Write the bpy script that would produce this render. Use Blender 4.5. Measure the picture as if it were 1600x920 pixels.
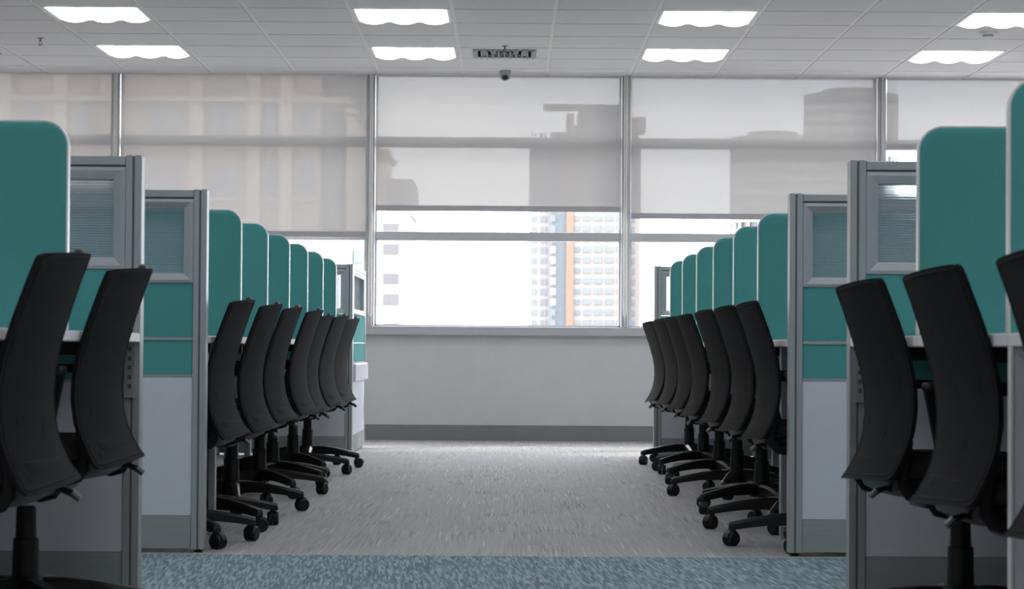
import bpy, bmesh, math, random
from mathutils import Vector, Matrix

random.seed(7)
S = bpy.context.scene
COL = S.collection
for o in list(bpy.data.objects):
    bpy.data.objects.remove(o)

# ------------------------------------------------------------------ camera
F_PX = 3800.0
CAM_H = 0.68
PITCH = math.atan(83.0 / F_PX)
YAW = -math.atan(3.0 / F_PX)          # the aisle vanishes just left of the picture's middle
ROLL = 0.0065
cd = bpy.data.cameras.new('camera')
cam = bpy.data.objects.new('camera', cd)
COL.objects.link(cam)
cd.sensor_fit = 'HORIZONTAL'
cd.sensor_width = 36.0
cd.lens = 36.0 * F_PX / 1600.0
cd.clip_start = 0.05
cd.clip_end = 4000
cd.dof.use_dof = True
cd.dof.focus_distance = 10.5
cd.dof.aperture_fstop = 11.0
cam.matrix_world = (Matrix.Translation((0, 0, CAM_H)) @ Matrix.Rotation(YAW, 4, 'Z')
                    @ Matrix.Rotation(math.pi / 2 + PITCH, 4, 'X') @ Matrix.Rotation(ROLL, 4, 'Z'))
S.camera = cam

# ------------------------------------------------------------------ sky, sun, exposure
SKY = 10.0
SUN = 4.0
LAMP = 7.0
EXPOSURE = 0.0
w = bpy.data.worlds.new('sky')
S.world = w
w.use_nodes = True
nt = w.node_tree
nt.nodes.clear()
wo = nt.nodes.new('ShaderNodeOutputWorld')
bg = nt.nodes.new('ShaderNodeBackground')
tc = nt.nodes.new('ShaderNodeTexCoord')
nz = nt.nodes.new('ShaderNodeTexNoise')
nz.inputs['Scale'].default_value = 6.0
nz.inputs['Detail'].default_value = 3.0
cr = nt.nodes.new('ShaderNodeValToRGB')
cr.color_ramp.elements[0].position = 0.35
cr.color_ramp.elements[0].color = (0.84, 0.87, 0.98, 1)
cr.color_ramp.elements[1].position = 0.62
cr.color_ramp.elements[1].color = (1.0, 0.98, 0.97, 1)
nt.links.new(tc.outputs['Generated'], nz.inputs['Vector'])
nt.links.new(nz.outputs['Fac'], cr.inputs['Fac'])
nt.links.new(cr.outputs['Color'], bg.inputs['Color'])
bg.inputs['Strength'].default_value = SKY
nt.links.new(bg.outputs[0], wo.inputs[0])

sd = bpy.data.lights.new('sun', 'SUN')
sd.energy = SUN
sd.angle = math.radians(2.0)
sd.color = (1.0, 0.88, 0.74)
sun = bpy.data.objects.new('sun', sd)
COL.objects.link(sun)
sun.rotation_euler = Vector((-0.58, -0.52, -0.44)).to_track_quat('-Z', 'Y').to_euler()

vs = S.view_settings
vs.view_transform = 'Standard'
vs.look = 'None'
vs.gamma = 1
vs.use_curve_mapping = False
vs.exposure = EXPOSURE

# ------------------------------------------------------------------ materials
def lin(c):
    return tuple(((v / 255) / 12.92 if v / 255 < 0.04045 else ((v / 255 + 0.055) / 1.055) ** 2.4) for v in c)

def new_mat(name):
    m = bpy.data.materials.new(name)
    m.use_nodes = True
    t = m.node_tree
    return m, t, t.nodes['Principled BSDF']

def setp(b, **k):
    for a, v in k.items():
        b.inputs[a.replace('_', ' ')].default_value = v

def simple(name, col, rough=0.5, metal=0.0, noise=0.06, scale=60, bump=0.0, spec=0.5, stretch=(1, 1, 1)):
    m, t, b = new_mat(name)
    c = col + (1,) if len(col) == 3 else col
    co = t.nodes.new('ShaderNodeTexCoord')
    mp = t.nodes.new('ShaderNodeMapping')
    mp.inputs['Scale'].default_value = stretch
    n = t.nodes.new('ShaderNodeTexNoise')
    n.inputs['Scale'].default_value = scale
    n.inputs['Detail'].default_value = 4
    t.links.new(co.outputs['Object'], mp.inputs['Vector'])
    t.links.new(mp.outputs[0], n.inputs['Vector'])
    r = t.nodes.new('ShaderNodeValToRGB')
    r.color_ramp.elements[0].position = 0.3
    r.color_ramp.elements[1].position = 0.7
    r.color_ramp.elements[0].color = tuple(v * (1 - noise) for v in c[:3]) + (1,)
    r.color_ramp.elements[1].color = tuple(min(1, v * (1 + noise)) for v in c[:3]) + (1,)
    t.links.new(n.outputs['Fac'], r.inputs['Fac'])
    t.links.new(r.outputs[0], b.inputs['Base Color'])
    setp(b, Roughness=rough, Metallic=metal)
    b.inputs['Specular IOR Level'].default_value = spec
    if bump:
        bp = t.nodes.new('ShaderNodeBump')
        bp.inputs['Strength'].default_value = bump
        bp.inputs['Distance'].default_value = 0.002
        t.links.new(n.outputs['Fac'], bp.inputs['Height'])
        t.links.new(bp.outputs[0], b.inputs['Normal'])
    return m

M = {}
M['tile'] = simple('ceiling_tile', (0.745, 0.735, 0.725), 0.9, noise=0.03, scale=180, bump=0.3)
M['tbar'] = simple('ceiling_bar', (0.80, 0.79, 0.74), 0.5, noise=0.02)
M['plaster'] = simple('painted_wall', (0.60, 0.60, 0.612), 0.7, noise=0.02, scale=8, bump=0.1)
M['skirting'] = simple('skirting_vinyl', (0.215, 0.22, 0.23), 0.5, noise=0.04, scale=10)
M['winframe'] = simple('window_aluminium', (0.50, 0.51, 0.53), 0.45, metal=0.25, noise=0.03)
M['silver'] = simple('silver_aluminium', (0.40, 0.43, 0.45), 0.42, metal=0.45, noise=0.03, scale=30, stretch=(1, 1, 0.1))
M['grooved_metal'] = simple('dull_metal', (0.10, 0.10, 0.105), 0.35, metal=0.6, noise=0.03)
M['groove'] = simple('dark_groove', (0.10, 0.11, 0.115), 0.6, noise=0.03)
M['frame'] = simple('glazing_frame', (0.40, 0.43, 0.45), 0.45, metal=0.3, noise=0.02)
M['teal'] = simple('teal_fabric', (0.088, 0.335, 0.320), 0.95, noise=0.06, scale=500, bump=0.4, spec=0.2)
M['trim'] = simple('light_edge_trim', (0.72, 0.75, 0.76), 0.35, metal=0.2, noise=0.02)
M['laminate'] = simple('white_laminate', (0.62, 0.66, 0.72), 0.55, noise=0.02, scale=20)
M['kick'] = simple('grey_kick_plate', (0.30, 0.33, 0.33), 0.5, noise=0.04, scale=14, stretch=(0.2, 1, 8))
M['desk'] = simple('white_desk_laminate', (0.74, 0.76, 0.80), 0.35, noise=0.02)
M['plastic'] = simple('black_plastic', (0.008, 0.0083, 0.009), 0.42, noise=0.08, scale=80, spec=0.35)
M['seat'] = simple('black_seat_fabric', (0.008, 0.0083, 0.0095), 0.9, noise=0.2, scale=300, bump=0.4, spec=0.3)
M['chrome'] = simple('chrome', (0.75, 0.75, 0.77), 0.15, metal=1.0, noise=0.02)
M['white'] = simple('white_enamel', (0.75, 0.75, 0.75), 0.4, noise=0.02)
M['hem'] = simple('blind_hem_bar', (0.42, 0.42, 0.44), 0.5, noise=0.03)
M['chain'] = simple('blind_chain', (0.85, 0.83, 0.78), 0.3, noise=0.02)
M['ground'] = simple('city_ground', (0.20, 0.20, 0.20), 0.9, noise=0.3, scale=0.02)
M['vent'] = simple('vent_grey', (0.36, 0.36, 0.36), 0.5, noise=0.03)
M['ventdark'] = simple('vent_shadow_gap', (0.12, 0.12, 0.12), 0.8, noise=0.03)
M['lens'] = simple('camera_lens_black', (0.01, 0.011, 0.014), 0.12, noise=0.02)
M['brass'] = simple('sprinkler_metal', (0.20, 0.19, 0.18), 0.35, metal=0.8, noise=0.03)

# mesh of the chair backs: a dark open weave that lets a little through
m, t, b = new_mat('black_mesh_fabric')
co = t.nodes.new('ShaderNodeTexCoord')
mp = t.nodes.new('ShaderNodeMapping'); mp.inputs['Scale'].default_value = (1, 1, 0.28)
mp.inputs['Rotation'].default_value = (0.35, 0, 0)
n1 = t.nodes.new('ShaderNodeTexNoise'); n1.inputs['Scale'].default_value = 22
r1 = t.nodes.new('ShaderNodeValToRGB')
r1.color_ramp.elements[0].position = 0.60; r1.color_ramp.elements[0].color = (0, 0, 0, 1)
r1.color_ramp.elements[1].position = 0.74; r1.color_ramp.elements[1].color = (0.10, 0.10, 0.10, 1)
v1 = t.nodes.new('ShaderNodeTexVoronoi'); v1.inputs['Scale'].default_value = 260
bp = t.nodes.new('ShaderNodeBump'); bp.inputs['Strength'].default_value = 0.6; bp.inputs['Distance'].default_value = 0.002
tr = t.nodes.new('ShaderNodeBsdfTransparent')
mx = t.nodes.new('ShaderNodeMixShader')
t.links.new(co.outputs['Object'], mp.inputs[0]); t.links.new(mp.outputs[0], n1.inputs['Vector'])
t.links.new(n1.outputs['Fac'], r1.inputs['Fac']); t.links.new(r1.outputs[0], mx.inputs[0])
t.links.new(co.outputs['Object'], v1.inputs['Vector']); t.links.new(v1.outputs['Distance'], bp.inputs['Height'])
t.links.new(bp.outputs[0], b.inputs['Normal'])
t.links.new(b.outputs[0], mx.inputs[1]); t.links.new(tr.outputs[0], mx.inputs[2])
t.links.new(mx.outputs[0], t.nodes['Material Output'].inputs[0])
setp(b, Base_Color=(0.0075, 0.0078, 0.009, 1), Roughness=0.85)
b.inputs['Specular IOR Level'].default_value = 0.2
M['mesh'] = m

# roller blind: sun-screen cloth, partly see-through
m, t, b = new_mat('sunscreen_cloth')
tr = t.nodes.new('ShaderNodeBsdfTransparent'); tr.inputs[0].default_value = (0.98, 0.97, 0.96, 1)
df = t.nodes.new('ShaderNodeBsdfDiffuse'); df.inputs[0].default_value = (0.40, 0.39, 0.38, 1)
tl = t.nodes.new('ShaderNodeBsdfTranslucent'); tl.inputs[0].default_value = (0.045, 0.044, 0.044, 1)
ad = t.nodes.new('ShaderNodeAddShader'); mx = t.nodes.new('ShaderNodeMixShader')
co = t.nodes.new('ShaderNodeTexCoord')
mp = t.nodes.new('ShaderNodeMapping'); mp.inputs['Scale'].default_value = (12, 1, 0.8)
n1 = t.nodes.new('ShaderNodeTexNoise'); n1.inputs['Scale'].default_value = 6; n1.inputs['Detail'].default_value = 5
mr = t.nodes.new('ShaderNodeMapRange')
mr.inputs['To Min'].default_value = 0.035; mr.inputs['To Max'].default_value = 0.027
t.links.new(co.outputs['Object'], mp.inputs[0]); t.links.new(mp.outputs[0], n1.inputs['Vector'])
t.links.new(n1.outputs['Fac'], mr.inputs['Value']); t.links.new(mr.outputs[0], mx.inputs[0])
t.links.new(df.outputs[0], ad.inputs[0]); t.links.new(tl.outputs[0], ad.inputs[1])
t.links.new(ad.outputs[0], mx.inputs[1]); t.links.new(tr.outputs[0], mx.inputs[2])
t.links.new(mx.outputs[0], t.nodes['Material Output'].inputs[0])
M['blind'] = m

# window glass
m, t, b = new_mat('window_glass')
tr = t.nodes.new('ShaderNodeBsdfTransparent'); tr.inputs[0].default_value = (0.97, 0.985, 0.99, 1)
gl = t.nodes.new('ShaderNodeBsdfGlossy'); gl.inputs['Roughness'].default_value = 0.02
mx = t.nodes.new('ShaderNodeMixShader'); lw = t.nodes.new('ShaderNodeLayerWeight'); lw.inputs[0].default_value = 0.5
pw = t.nodes.new('ShaderNodeMath'); pw.operation = 'POWER'; pw.inputs[1].default_value = 5.0
ma = t.nodes.new('ShaderNodeMath'); ma.operation = 'MULTIPLY_ADD'; ma.inputs[1].default_value = 0.8; ma.inputs[2].default_value = 0.02
t.links.new(lw.outputs['Facing'], pw.inputs[0]); t.links.new(pw.outputs[0], ma.inputs[0]); t.links.new(ma.outputs[0], mx.inputs[0]); t.links.new(tr.outputs[0], mx.inputs[1]); t.links.new(gl.outputs[0], mx.inputs[2])
t.links.new(mx.outputs[0], t.nodes['Material Output'].inputs[0])
M['glass'] = m

# ribbed privacy glass of the partitions: horizontal flutes
m, t, b = new_mat('ribbed_glass')
tr = t.nodes.new('ShaderNodeBsdfTransparent')
rf = t.nodes.new('ShaderNodeBsdfRefraction'); rf.inputs['Roughness'].default_value = 0.22; rf.inputs['IOR'].default_value = 1.02
rf.inputs['Color'].default_value = (0.88, 0.93, 0.95, 1)
df = t.nodes.new('ShaderNodeBsdfDiffuse'); df.inputs[0].default_value = (0.42, 0.47, 0.50, 1)
mx = t.nodes.new('ShaderNodeMixShader')
co = t.nodes.new('ShaderNodeTexCoord'); wv = t.nodes.new('ShaderNodeTexWave')
wv.bands_direction = 'Z'; wv.inputs['Scale'].default_value = 1 / 0.0075 / 3.0; wv.inputs['Distortion'].default_value = 0
bp = t.nodes.new('ShaderNodeBump'); bp.inputs['Strength'].default_value = 1.0; bp.inputs['Distance'].default_value = 0.003
mr = t.nodes.new('ShaderNodeMapRange'); mr.inputs['To Min'].default_value = 0.15; mr.inputs['To Max'].default_value = 0.5
t.links.new(co.outputs['Object'], wv.inputs['Vector']); t.links.new(wv.outputs['Fac'], mr.inputs['Value'])
t.links.new(mr.outputs[0], mx.inputs[0])
t.links.new(wv.outputs['Fac'], bp.inputs['Height']); t.links.new(bp.outputs[0], rf.inputs['Normal'])
t.links.new(rf.outputs[0], mx.inputs[1]); t.links.new(df.outputs[0], mx.inputs[2])
t.links.new(mx.outputs[0], t.nodes['Material Output'].inputs[0])
M['ribbed'] = m

# lit diffuser of the ceiling lamps
m, t, b = new_mat('lamp_diffuser')
em = t.nodes.new('ShaderNodeEmission'); em.inputs[0].default_value = (0.95, 0.97, 1.0, 1); em.inputs[1].default_value = LAMP
t.links.new(em.outputs[0], t.nodes['Material Output'].inputs[0])
M['lamp'] = m

def N(t, kind, **k):
    n = t.nodes.new(kind)
    for a, v in k.items():
        setattr(n, a, v)
    return n

def mth(t, op, a, bb=None, c=None):
    n = N(t, 'ShaderNodeMath', operation=op)
    for i, v in enumerate((a, bb, c)):
        if v is None: continue
        if isinstance(v, (int, float)): n.inputs[i].default_value = v
        else: t.links.new(v, n.inputs[i])
    return n.outputs[0]

def comb(t, x, y):
    n = N(t, 'ShaderNodeCombineXYZ')
    for i, v in enumerate((x, y)):
        if isinstance(v, (int, float)): n.inputs[i].default_value = v
        else: t.links.new(v, n.inputs[i])
    return n.outputs[0]

def wn(t, v):
    n = N(t, 'ShaderNodeTexWhiteNoise', noise_dimensions='2D')
    t.links.new(v, n.inputs['Vector'])
    return n.outputs['Value']

# grey loop carpet: short lengthwise yarn flecks grouped in small blocks
m, t, b = new_mat('grey_carpet')
co = N(t, 'ShaderNodeTexCoord'); sx = N(t, 'ShaderNodeSeparateXYZ'); t.links.new(co.outputs['Object'], sx.inputs[0])
X, Y = sx.outputs[0], sx.outputs[1]
strip = mth(t, 'FLOOR', mth(t, 'DIVIDE', X, 0.0052))
off = mth(t, 'ADD', wn(t, comb(t, mth(t, 'FLOOR', mth(t, 'DIVIDE', X, 0.5)), 3.0)), mth(t, 'MULTIPLY', mth(t, 'GREATER_THAN', wn(t, comb(t, strip, 9.0)), 0.7), 0.45))
seg = mth(t, 'FLOOR', mth(t, 'ADD', mth(t, 'DIVIDE', Y, 0.25), off))
f1 = wn(t, comb(t, strip, seg))
bx_ = mth(t, 'FLOOR', mth(t, 'DIVIDE', X, 0.11)); by_ = mth(t, 'FLOOR', mth(t, 'DIVIDE', Y, 0.25))
blk = wn(t, comb(t, bx_, by_))
tx = mth(t, 'FLOOR', mth(t, 'DIVIDE', X, 0.5)); ty = mth(t, 'FLOOR', mth(t, 'DIVIDE', Y, 0.5))
til = wn(t, comb(t, tx, ty))
amp = mth(t, 'MULTIPLY', mth(t, 'POWER', blk, 4.0), 0.85)
val = mth(t, 'ADD', 0.86, mth(t, 'MULTIPLY', mth(t, 'SUBTRACT', f1, 0.62), mth(t, 'ADD', 0.26, amp)))
val = mth(t, 'ADD', val, mth(t, 'MULTIPLY', mth(t, 'SUBTRACT', til, 0.5), 0.07))
lightf = mth(t, 'MULTIPLY', mth(t, 'GREATER_THAN', wn(t, comb(t, mth(t, 'ADD', strip, 40.5), seg)), 0.985), 0.6)
val = mth(t, 'ADD', val, lightf)
mc = N(t, 'ShaderNodeVectorMath', operation='SCALE'); mc.inputs[0].default_value = (0.335, 0.322, 0.328)
t.links.new(val, mc.inputs['Scale']); t.links.new(mc.outputs[0], b.inputs['Base Color'])
setp(b, Roughness=0.72); b.inputs['Specular IOR Level'].default_value = 0.45
b.inputs['Sheen Weight'].default_value = 0.35; b.inputs['Sheen Roughness'].default_value = 0.4
bp = N(t, 'ShaderNodeBump'); bp.inputs['Strength'].default_value = 0.5; bp.inputs['Distance'].default_value = 0.003
t.links.new(f1, bp.inputs['Height']); t.links.new(bp.outputs[0], b.inputs['Normal'])
M['carpet'] = m

# blue heather carpet of the cross aisle: short lengthwise yarns in three blues
m, t, b = new_mat('blue_carpet')
co = N(t, 'ShaderNodeTexCoord'); sx = N(t, 'ShaderNodeSeparateXYZ'); t.links.new(co.outputs['Object'], sx.inputs[0])
X, Y = sx.outputs[0], sx.outputs[1]
strip = mth(t, 'FLOOR', mth(t, 'DIVIDE', mth(t, 'ADD', X, mth(t, 'MULTIPLY', Y, 0.06)), 0.0055))
seg = mth(t, 'FLOOR', mth(t, 'ADD', mth(t, 'DIVIDE', Y, 0.085), mth(t, 'MULTIPLY', wn(t, comb(t, strip, 5.0)), 7.0)))
f1 = wn(t, comb(t, strip, seg))
n1 = N(t, 'ShaderNodeTexNoise'); n1.inputs['Scale'].default_value = 30
t.links.new(co.outputs['Object'], n1.inputs['Vector'])
f1m = mth(t, 'ADD', mth(t, 'MULTIPLY', f1, 0.85), mth(t, 'MULTIPLY', n1.outputs['Fac'], 0.15))
r = N(t, 'ShaderNodeValToRGB')
e = r.color_ramp.elements
e[0].position = 0.05; e[0].color = (0.105, 0.150, 0.175, 1)
e[1].position = 0.95; e[1].color = (0.34, 0.43, 0.47, 1)
x = e.new(0.5); x.color = (0.185, 0.262, 0.298, 1)
t.links.new(f1m, r.inputs[0]); t.links.new(r.outputs[0], b.inputs['Base Color'])
setp(b, Roughness=0.95); b.inputs['Specular IOR Level'].default_value = 0.2
M['blue'] = m

def flat(name, col, rough=0.8):
    return simple(name, col, rough, noise=0.05, scale=0.6)

# ------------------------------------------------------------------ mesh helpers
def mesh_obj(name, bm, mat, parent=None, smooth=False):
    me = bpy.data.meshes.new(name)
    bmesh.ops.recalc_face_normals(bm, faces=bm.faces[:])
    bm.to_mesh(me)
    bm.free()
    if isinstance(mat, str): mat = M[mat]
    me.materials.append(mat)
    if smooth:
        for p in me.polygons: p.use_smooth = True
        try:
            me.set_sharp_from_angle(angle=math.radians(35))
        except Exception:
            pass
    o = bpy.data.objects.new(name, me)
    COL.objects.link(o)
    if parent: o.parent = parent
    return o

def box(bm, x0, x1, y0, y1, z0, z1, bev=0.0, seg=2):
    if x0 > x1: x0, x1 = x1, x0
    if y0 > y1: y0, y1 = y1, y0
    r = bmesh.ops.create_cube(bm, size=1.0)
    vs_ = r['verts']
    for v in vs_:
        v.co = Vector(((x0 + x1) / 2 + v.co.x * (x1 - x0), (y0 + y1) / 2 + v.co.y * (y1 - y0), (z0 + z1) / 2 + v.co.z * (z1 - z0)))
    if bev:
        es = set()
        for v in vs_:
            for e_ in v.link_edges: es.add(e_)
        bmesh.ops.bevel(bm, geom=list(es), offset=bev, segments=seg, affect='EDGES', profile=0.5)
    return bm

def B(*a, **k):
    bm = bmesh.new()
    box(bm, *a, **k)
    return bm

def tube(bm, pts, r, n=10, cap=True):
    pts = [Vector(p) for p in pts]
    rs = r if isinstance(r, (list, tuple)) else [r] * len(pts)
    rings = []
    prev = None
    for i, p in enumerate(pts):
        d = (pts[min(i + 1, len(pts) - 1)] - pts[max(i - 1, 0)]).normalized()
        if prev is None:
            up = Vector((0, 0, 1)) if abs(d.z) < 0.9 else Vector((1, 0, 0))
            a = d.cross(up).normalized()
        else:
            a = (prev - d * prev.dot(d)).normalized()
        prev = a
        c = d.cross(a)
        rings.append([bm.verts.new(p + (a * math.cos(2 * math.pi * k / n) + c * math.sin(2 * math.pi * k / n)) * rs[i]) for k in range(n)])
    for i in range(len(rings) - 1):
        for k in range(n):
            bm.faces.new((rings[i][k], rings[i][(k + 1) % n], rings[i + 1][(k + 1) % n], rings[i + 1][k]))
    if cap:
        bm.faces.new(rings[0][::-1]); bm.faces.new(rings[-1])
    return bm

def lathe(bm, prof, cx=0, cy=0, n=24):
    rings = []
    for r_, z in prof:
        rings.append([bm.verts.new((cx + r_ * math.cos(2 * math.pi * k / n), cy + r_ * math.sin(2 * math.pi * k / n), z)) for k in range(n)])
    for i in range(len(rings) - 1):
        for k in range(n):
            bm.faces.new((rings[i][k], rings[i][(k + 1) % n], rings[i + 1][(k + 1) % n], rings[i + 1][k]))
    bm.faces.new(rings[0][::-1]); bm.faces.new(rings[-1])
    return bm

def empty(name, loc=(0, 0, 0), rz=0.0):
    o = bpy.data.objects.new(name, None)
    o.empty_display_size = 0.1
    COL.objects.link(o)
    o.location = loc
    o.rotation_euler = (0, 0, rz)
    return o

def tag(o, label, cat, group=None):
    o['label'] = label
    o['category'] = cat
    if group: o['group'] = group
    return o

def struct(o):
    o['kind'] = 'structure'
    return o

def copy_tree(o, parent=None, skip=()):
    c = o.copy()
    COL.objects.link(c)
    if parent: c.parent = parent
    for ch in o.children:
        if ch.name.split('.')[0] not in skip:
            copy_tree(ch, c, skip)
    return c

# ------------------------------------------------------------------ room
YW = 17.8            # window wall
ZC = 2.67            # ceiling
XL, XR, YB = -6.2, 6.2, -3.0
POST1, POST2, POST3 = 6.58, 8.0, 15.15
XA = {-1: -1.0, 1: 0.92}           # the aisle edge of the desks, left and right

struct(mesh_obj('floor', B(XL, XR, YB, 6.45, -0.12, 0), 'carpet'))
f = mesh_obj('floor', B(XL, XR, 7.95, YW, -0.12, 0), 'carpet'); struct(f)
f = mesh_obj('floor', B(XL, XR, 6.45, 7.95, -0.12, 0), 'blue'); struct(f)
struct(mesh_obj('wall_left', B(XL - 0.15, XL, YB, YW, 0, 2.95), 'plaster'))
struct(mesh_obj('wall_right', B(XR, XR + 0.15, YB, YW, 0, 2.95), 'plaster'))
struct(mesh_obj('wall_back', B(XL - 0.15, XR + 0.15, YB - 0.15, YB, 0, 2.95), 'plaster'))
SILL0, SILL1 = 0.768, 0.832
struct(mesh_obj('wall_far', B(XL - 0.15, XR + 0.15, YW, YW + 0.2, 0, SILL0), 'plaster'))
struct(mesh_obj('baseboard_far', B(XL, XR, YW - 0.012, YW, 0, 0.113, bev=0.002), 'skirting'))

# ceiling: lay-in tiles that stand a little below their bars
TX0, TY0, TS = 0.257, 17.33, 0.61
lamp_cols = [-5, -2, 1, 4, 7, -8]                     # tile columns with a lamp: x from TX0+TS*k
lamp_rows = [-2, -5, -8, -11, -14, -17, -20, -23, -26, -29]    # tile rows: y from TY0+TS*k
vents = [(-1, -2), (-6.0, -2)]
holes = {(c, r_) for c in lamp_cols for r_ in lamp_rows}
holes |= {(-1, -2), (-7, -2)}
bm = bmesh.new()
g = 0.012
for k in range(-11, 11):
    x0, x1 = TX0 + TS * k, TX0 + TS * (k + 1)
    if x1 < XL or x0 > XR: continue
    for j in range(-34, 1):
        y0, y1 = TY0 + TS * j, min(TY0 + TS * (j + 1), YW + 0.06)
        if y1 < YB or (k, j) in holes: continue
        box(bm, max(x0 + g, XL), min(x1 - g, XR), max(y0 + g, YB), y1 - (g if j < 0 else 0), ZC, ZC + 0.016)
struct(mesh_obj('ceiling', bm, 'tile'))
bm = bmesh.new()
for k in range(-11, 11):
    x = TX0 + TS * k
    if XL < x < XR: box(bm, x - 0.013, x + 0.013, YB, YW + 0.05, ZC + 0.0055, ZC + 0.03)
for j in range(-34, 1):
    y = TY0 + TS * j
    if y > YB: box(bm, XL, XR, y - 0.013, y + 0.013, ZC + 0.0065, ZC + 0.03)
struct(mesh_obj('ceiling', bm, 'tbar'))
struct(mesh_obj('ceiling', B(XL - 0.15, XR + 0.15, YB - 0.15, YW + 0.35, 2.95, 3.05), 'plaster'))
struct(mesh_obj('wall_far', B(XL - 0.15, XR + 0.15, YW + 0.06, YW + 0.25, ZC + 0.016, 2.95), 'plaster'))

# window wall
MULL = [-4.77, -2.895, -1.025, 0.845, 2.715, 4.585]
edges = [XL] + MULL + [XR]
struct(mesh_obj('trim_1', B(XL, XR, YW - 0.05, YW + 0.14, SILL0, SILL1, bev=0.004), 'winframe'))
for i, x in enumerate(MULL):
    bm = B(x - 0.034, x + 0.030, YW - 0.03, YW + 0.16, SILL1, ZC + 0.016, bev=0.003)
    box(bm, x - 0.010, x + 0.014, YW - 0.06, YW - 0.03, SILL1, ZC, bev=0.003)
    struct(mesh_obj('trim_%d' % (i + 2), bm, 'winframe'))
for i in range(len(edges) - 1):
    a, b_ = edges[i] + (0.030 if i else 0), edges[i + 1] - (0.034 if i < len(edges) - 2 else 0)
    wroot = struct(empty('window_%d' % (i + 1), ((a + b_) / 2, YW + 0.08, SILL1)))
    hw = (b_ - a) / 2
    fr_ = bmesh.new()
    box(fr_, -hw, hw, -0.03, 0.05, 1.462 - SILL1, 1.528 - SILL1, bev=0.003)
    box(fr_, -hw, hw, -0.03, 0.05, 2.150 - SILL1, 2.225 - SILL1, bev=0.003)
    for s in (-1, 1):
        box(fr_, s * hw, s * (hw - 0.014), -0.02, 0.04, 0, ZC - SILL1)
    box(fr_, -hw, hw, -0.02, 0.04, 0, 0.012)
    mesh_obj('window_frame', fr_, 'winframe', wroot)
    for z0, z1 in ((0.832, 1.462), (1.528, 2.150), (2.225, ZC + 0.02)):
        mesh_obj('pane', B(-hw, hw, 0.006, 0.014, z0 - SILL1, z1 - SILL1), 'glass', wroot)

# roller blinds
blind_info = [
    (0, 1.53, 'grey sunscreen roller blind over the leftmost window bay, hidden low down by the teal screens'),
    (1, 1.53, 'grey sunscreen roller blind far left, behind the near teal screen'),
    (2, 1.482, 'wide sunscreen roller blind left of centre, beige building showing through'),
    (3, 1.677, 'centre sunscreen roller blind above the clear view of the orange striped tower'),
    (4, 1.630, 'sunscreen roller blind right of centre with two round towers showing through'),
    (5, 2.15, 'short sunscreen roller blind far right, drawn only to the upper window bar'),
]
for i, zb, lab in blind_info:
    a, b_ = edges[i] + (0.036 if i else 0.0), edges[i + 1] - 0.036
    hw = (b_ - a) / 2
    cx = (a + b_) / 2
    r_ = empty('roller_blind', (cx, YW - 0.012, ZC))
    tag(r_, lab, 'blind', 'roller blinds on the window wall')
    bm = bmesh.new()
    # cloth: a thin sheet with a faint sag wave
    nx, nz_ = 40, 16
    H = ZC - zb - 0.02
    grid = []
    for zi in range(nz_ + 1):
        row = []
        for xi in range(nx + 1):
            u = -hw + 2 * hw * xi / nx
            z = -H * zi / nz_ + 0.01
            y = 0.0025 * math.sin(u * 5.1 + i) * (1 - zi / nz_ * 0.4)
            row.append(bm.verts.new((u, y, z)))
        grid.append(row)
    for zi in range(nz_):
        for xi in range(nx):
            bm.faces.new((grid[zi][xi], grid[zi][xi + 1], grid[zi + 1][xi + 1], grid[zi + 1][xi]))
    mesh_obj('blind_cloth', bm, 'blind', r_, smooth=True)
    bm = B(-hw, hw, -0.008, 0.008, zb - ZC - 0.002, zb - ZC + 0.040, bev=0.004)
    mesh_obj('hem_bar', bm, 'hem', r_)
    if i in (2, 3, 1):
        cxr = hw + 0.040 - (0.0 if i != 3 else 0.012)
        bm = bmesh.new()
        tube(bm, [(cxr - 0.007, -0.058, 0), (cxr - 0.007, -0.058, 0.93 - ZC), (cxr, -0.058, 0.905 - ZC), (cxr + 0.007, -0.058, 0.93 - ZC), (cxr + 0.007, -0.058, 0)], 0.0055, 8)
        mesh_obj('pull_chain', bm, 'chain', r_, smooth=True)

# ------------------------------------------------------------------ ceiling lamps and fittings
def make_lamp():
    r_ = empty('ceiling_light', (0, 0, ZC))
    h = TS / 2 - 0.014
    bm = bmesh.new()
    for s in (-1, 1):
        box(bm, s * h, s * (h - 0.018), -h, h, -0.001, 0.05)
        box(bm, -h + 0.018, h - 0.018, s * h, s * (h - 0.012), -0.001, 0.05)
    box(bm, -h, h, -h, h, 0.05, 0.058)
    mesh_obj('light_frame', bm, 'white', r_)
    for k in (-1, 0, 1):
        wd = 0.087
        bm = bmesh.new()
        n = 12
        prev = None
        top0 = None
        loops = []
        for yy in (-h + 0.013, h - 0.013):
            loops.append([bm.verts.new((k * 0.186 + wd * math.cos(math.pi * q / n), yy, 0.012 - 0.028 * math.sin(math.pi * q / n) ** 1.2 if 0 < q < n else 0.012)) for q in range(n + 1)])
        for q in range(n):
            bm.faces.new((loops[0][q], loops[0][q + 1], loops[1][q + 1], loops[1][q]))
        bm.faces.new(loops[0]); bm.faces.new(loops[1][::-1])
        bm.faces.new((loops[0][0], loops[0][n], loops[1][n], loops[1][0]))
        mesh_obj('diffuser', bm, 'lamp', r_, smooth=True)
    return r_

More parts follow.
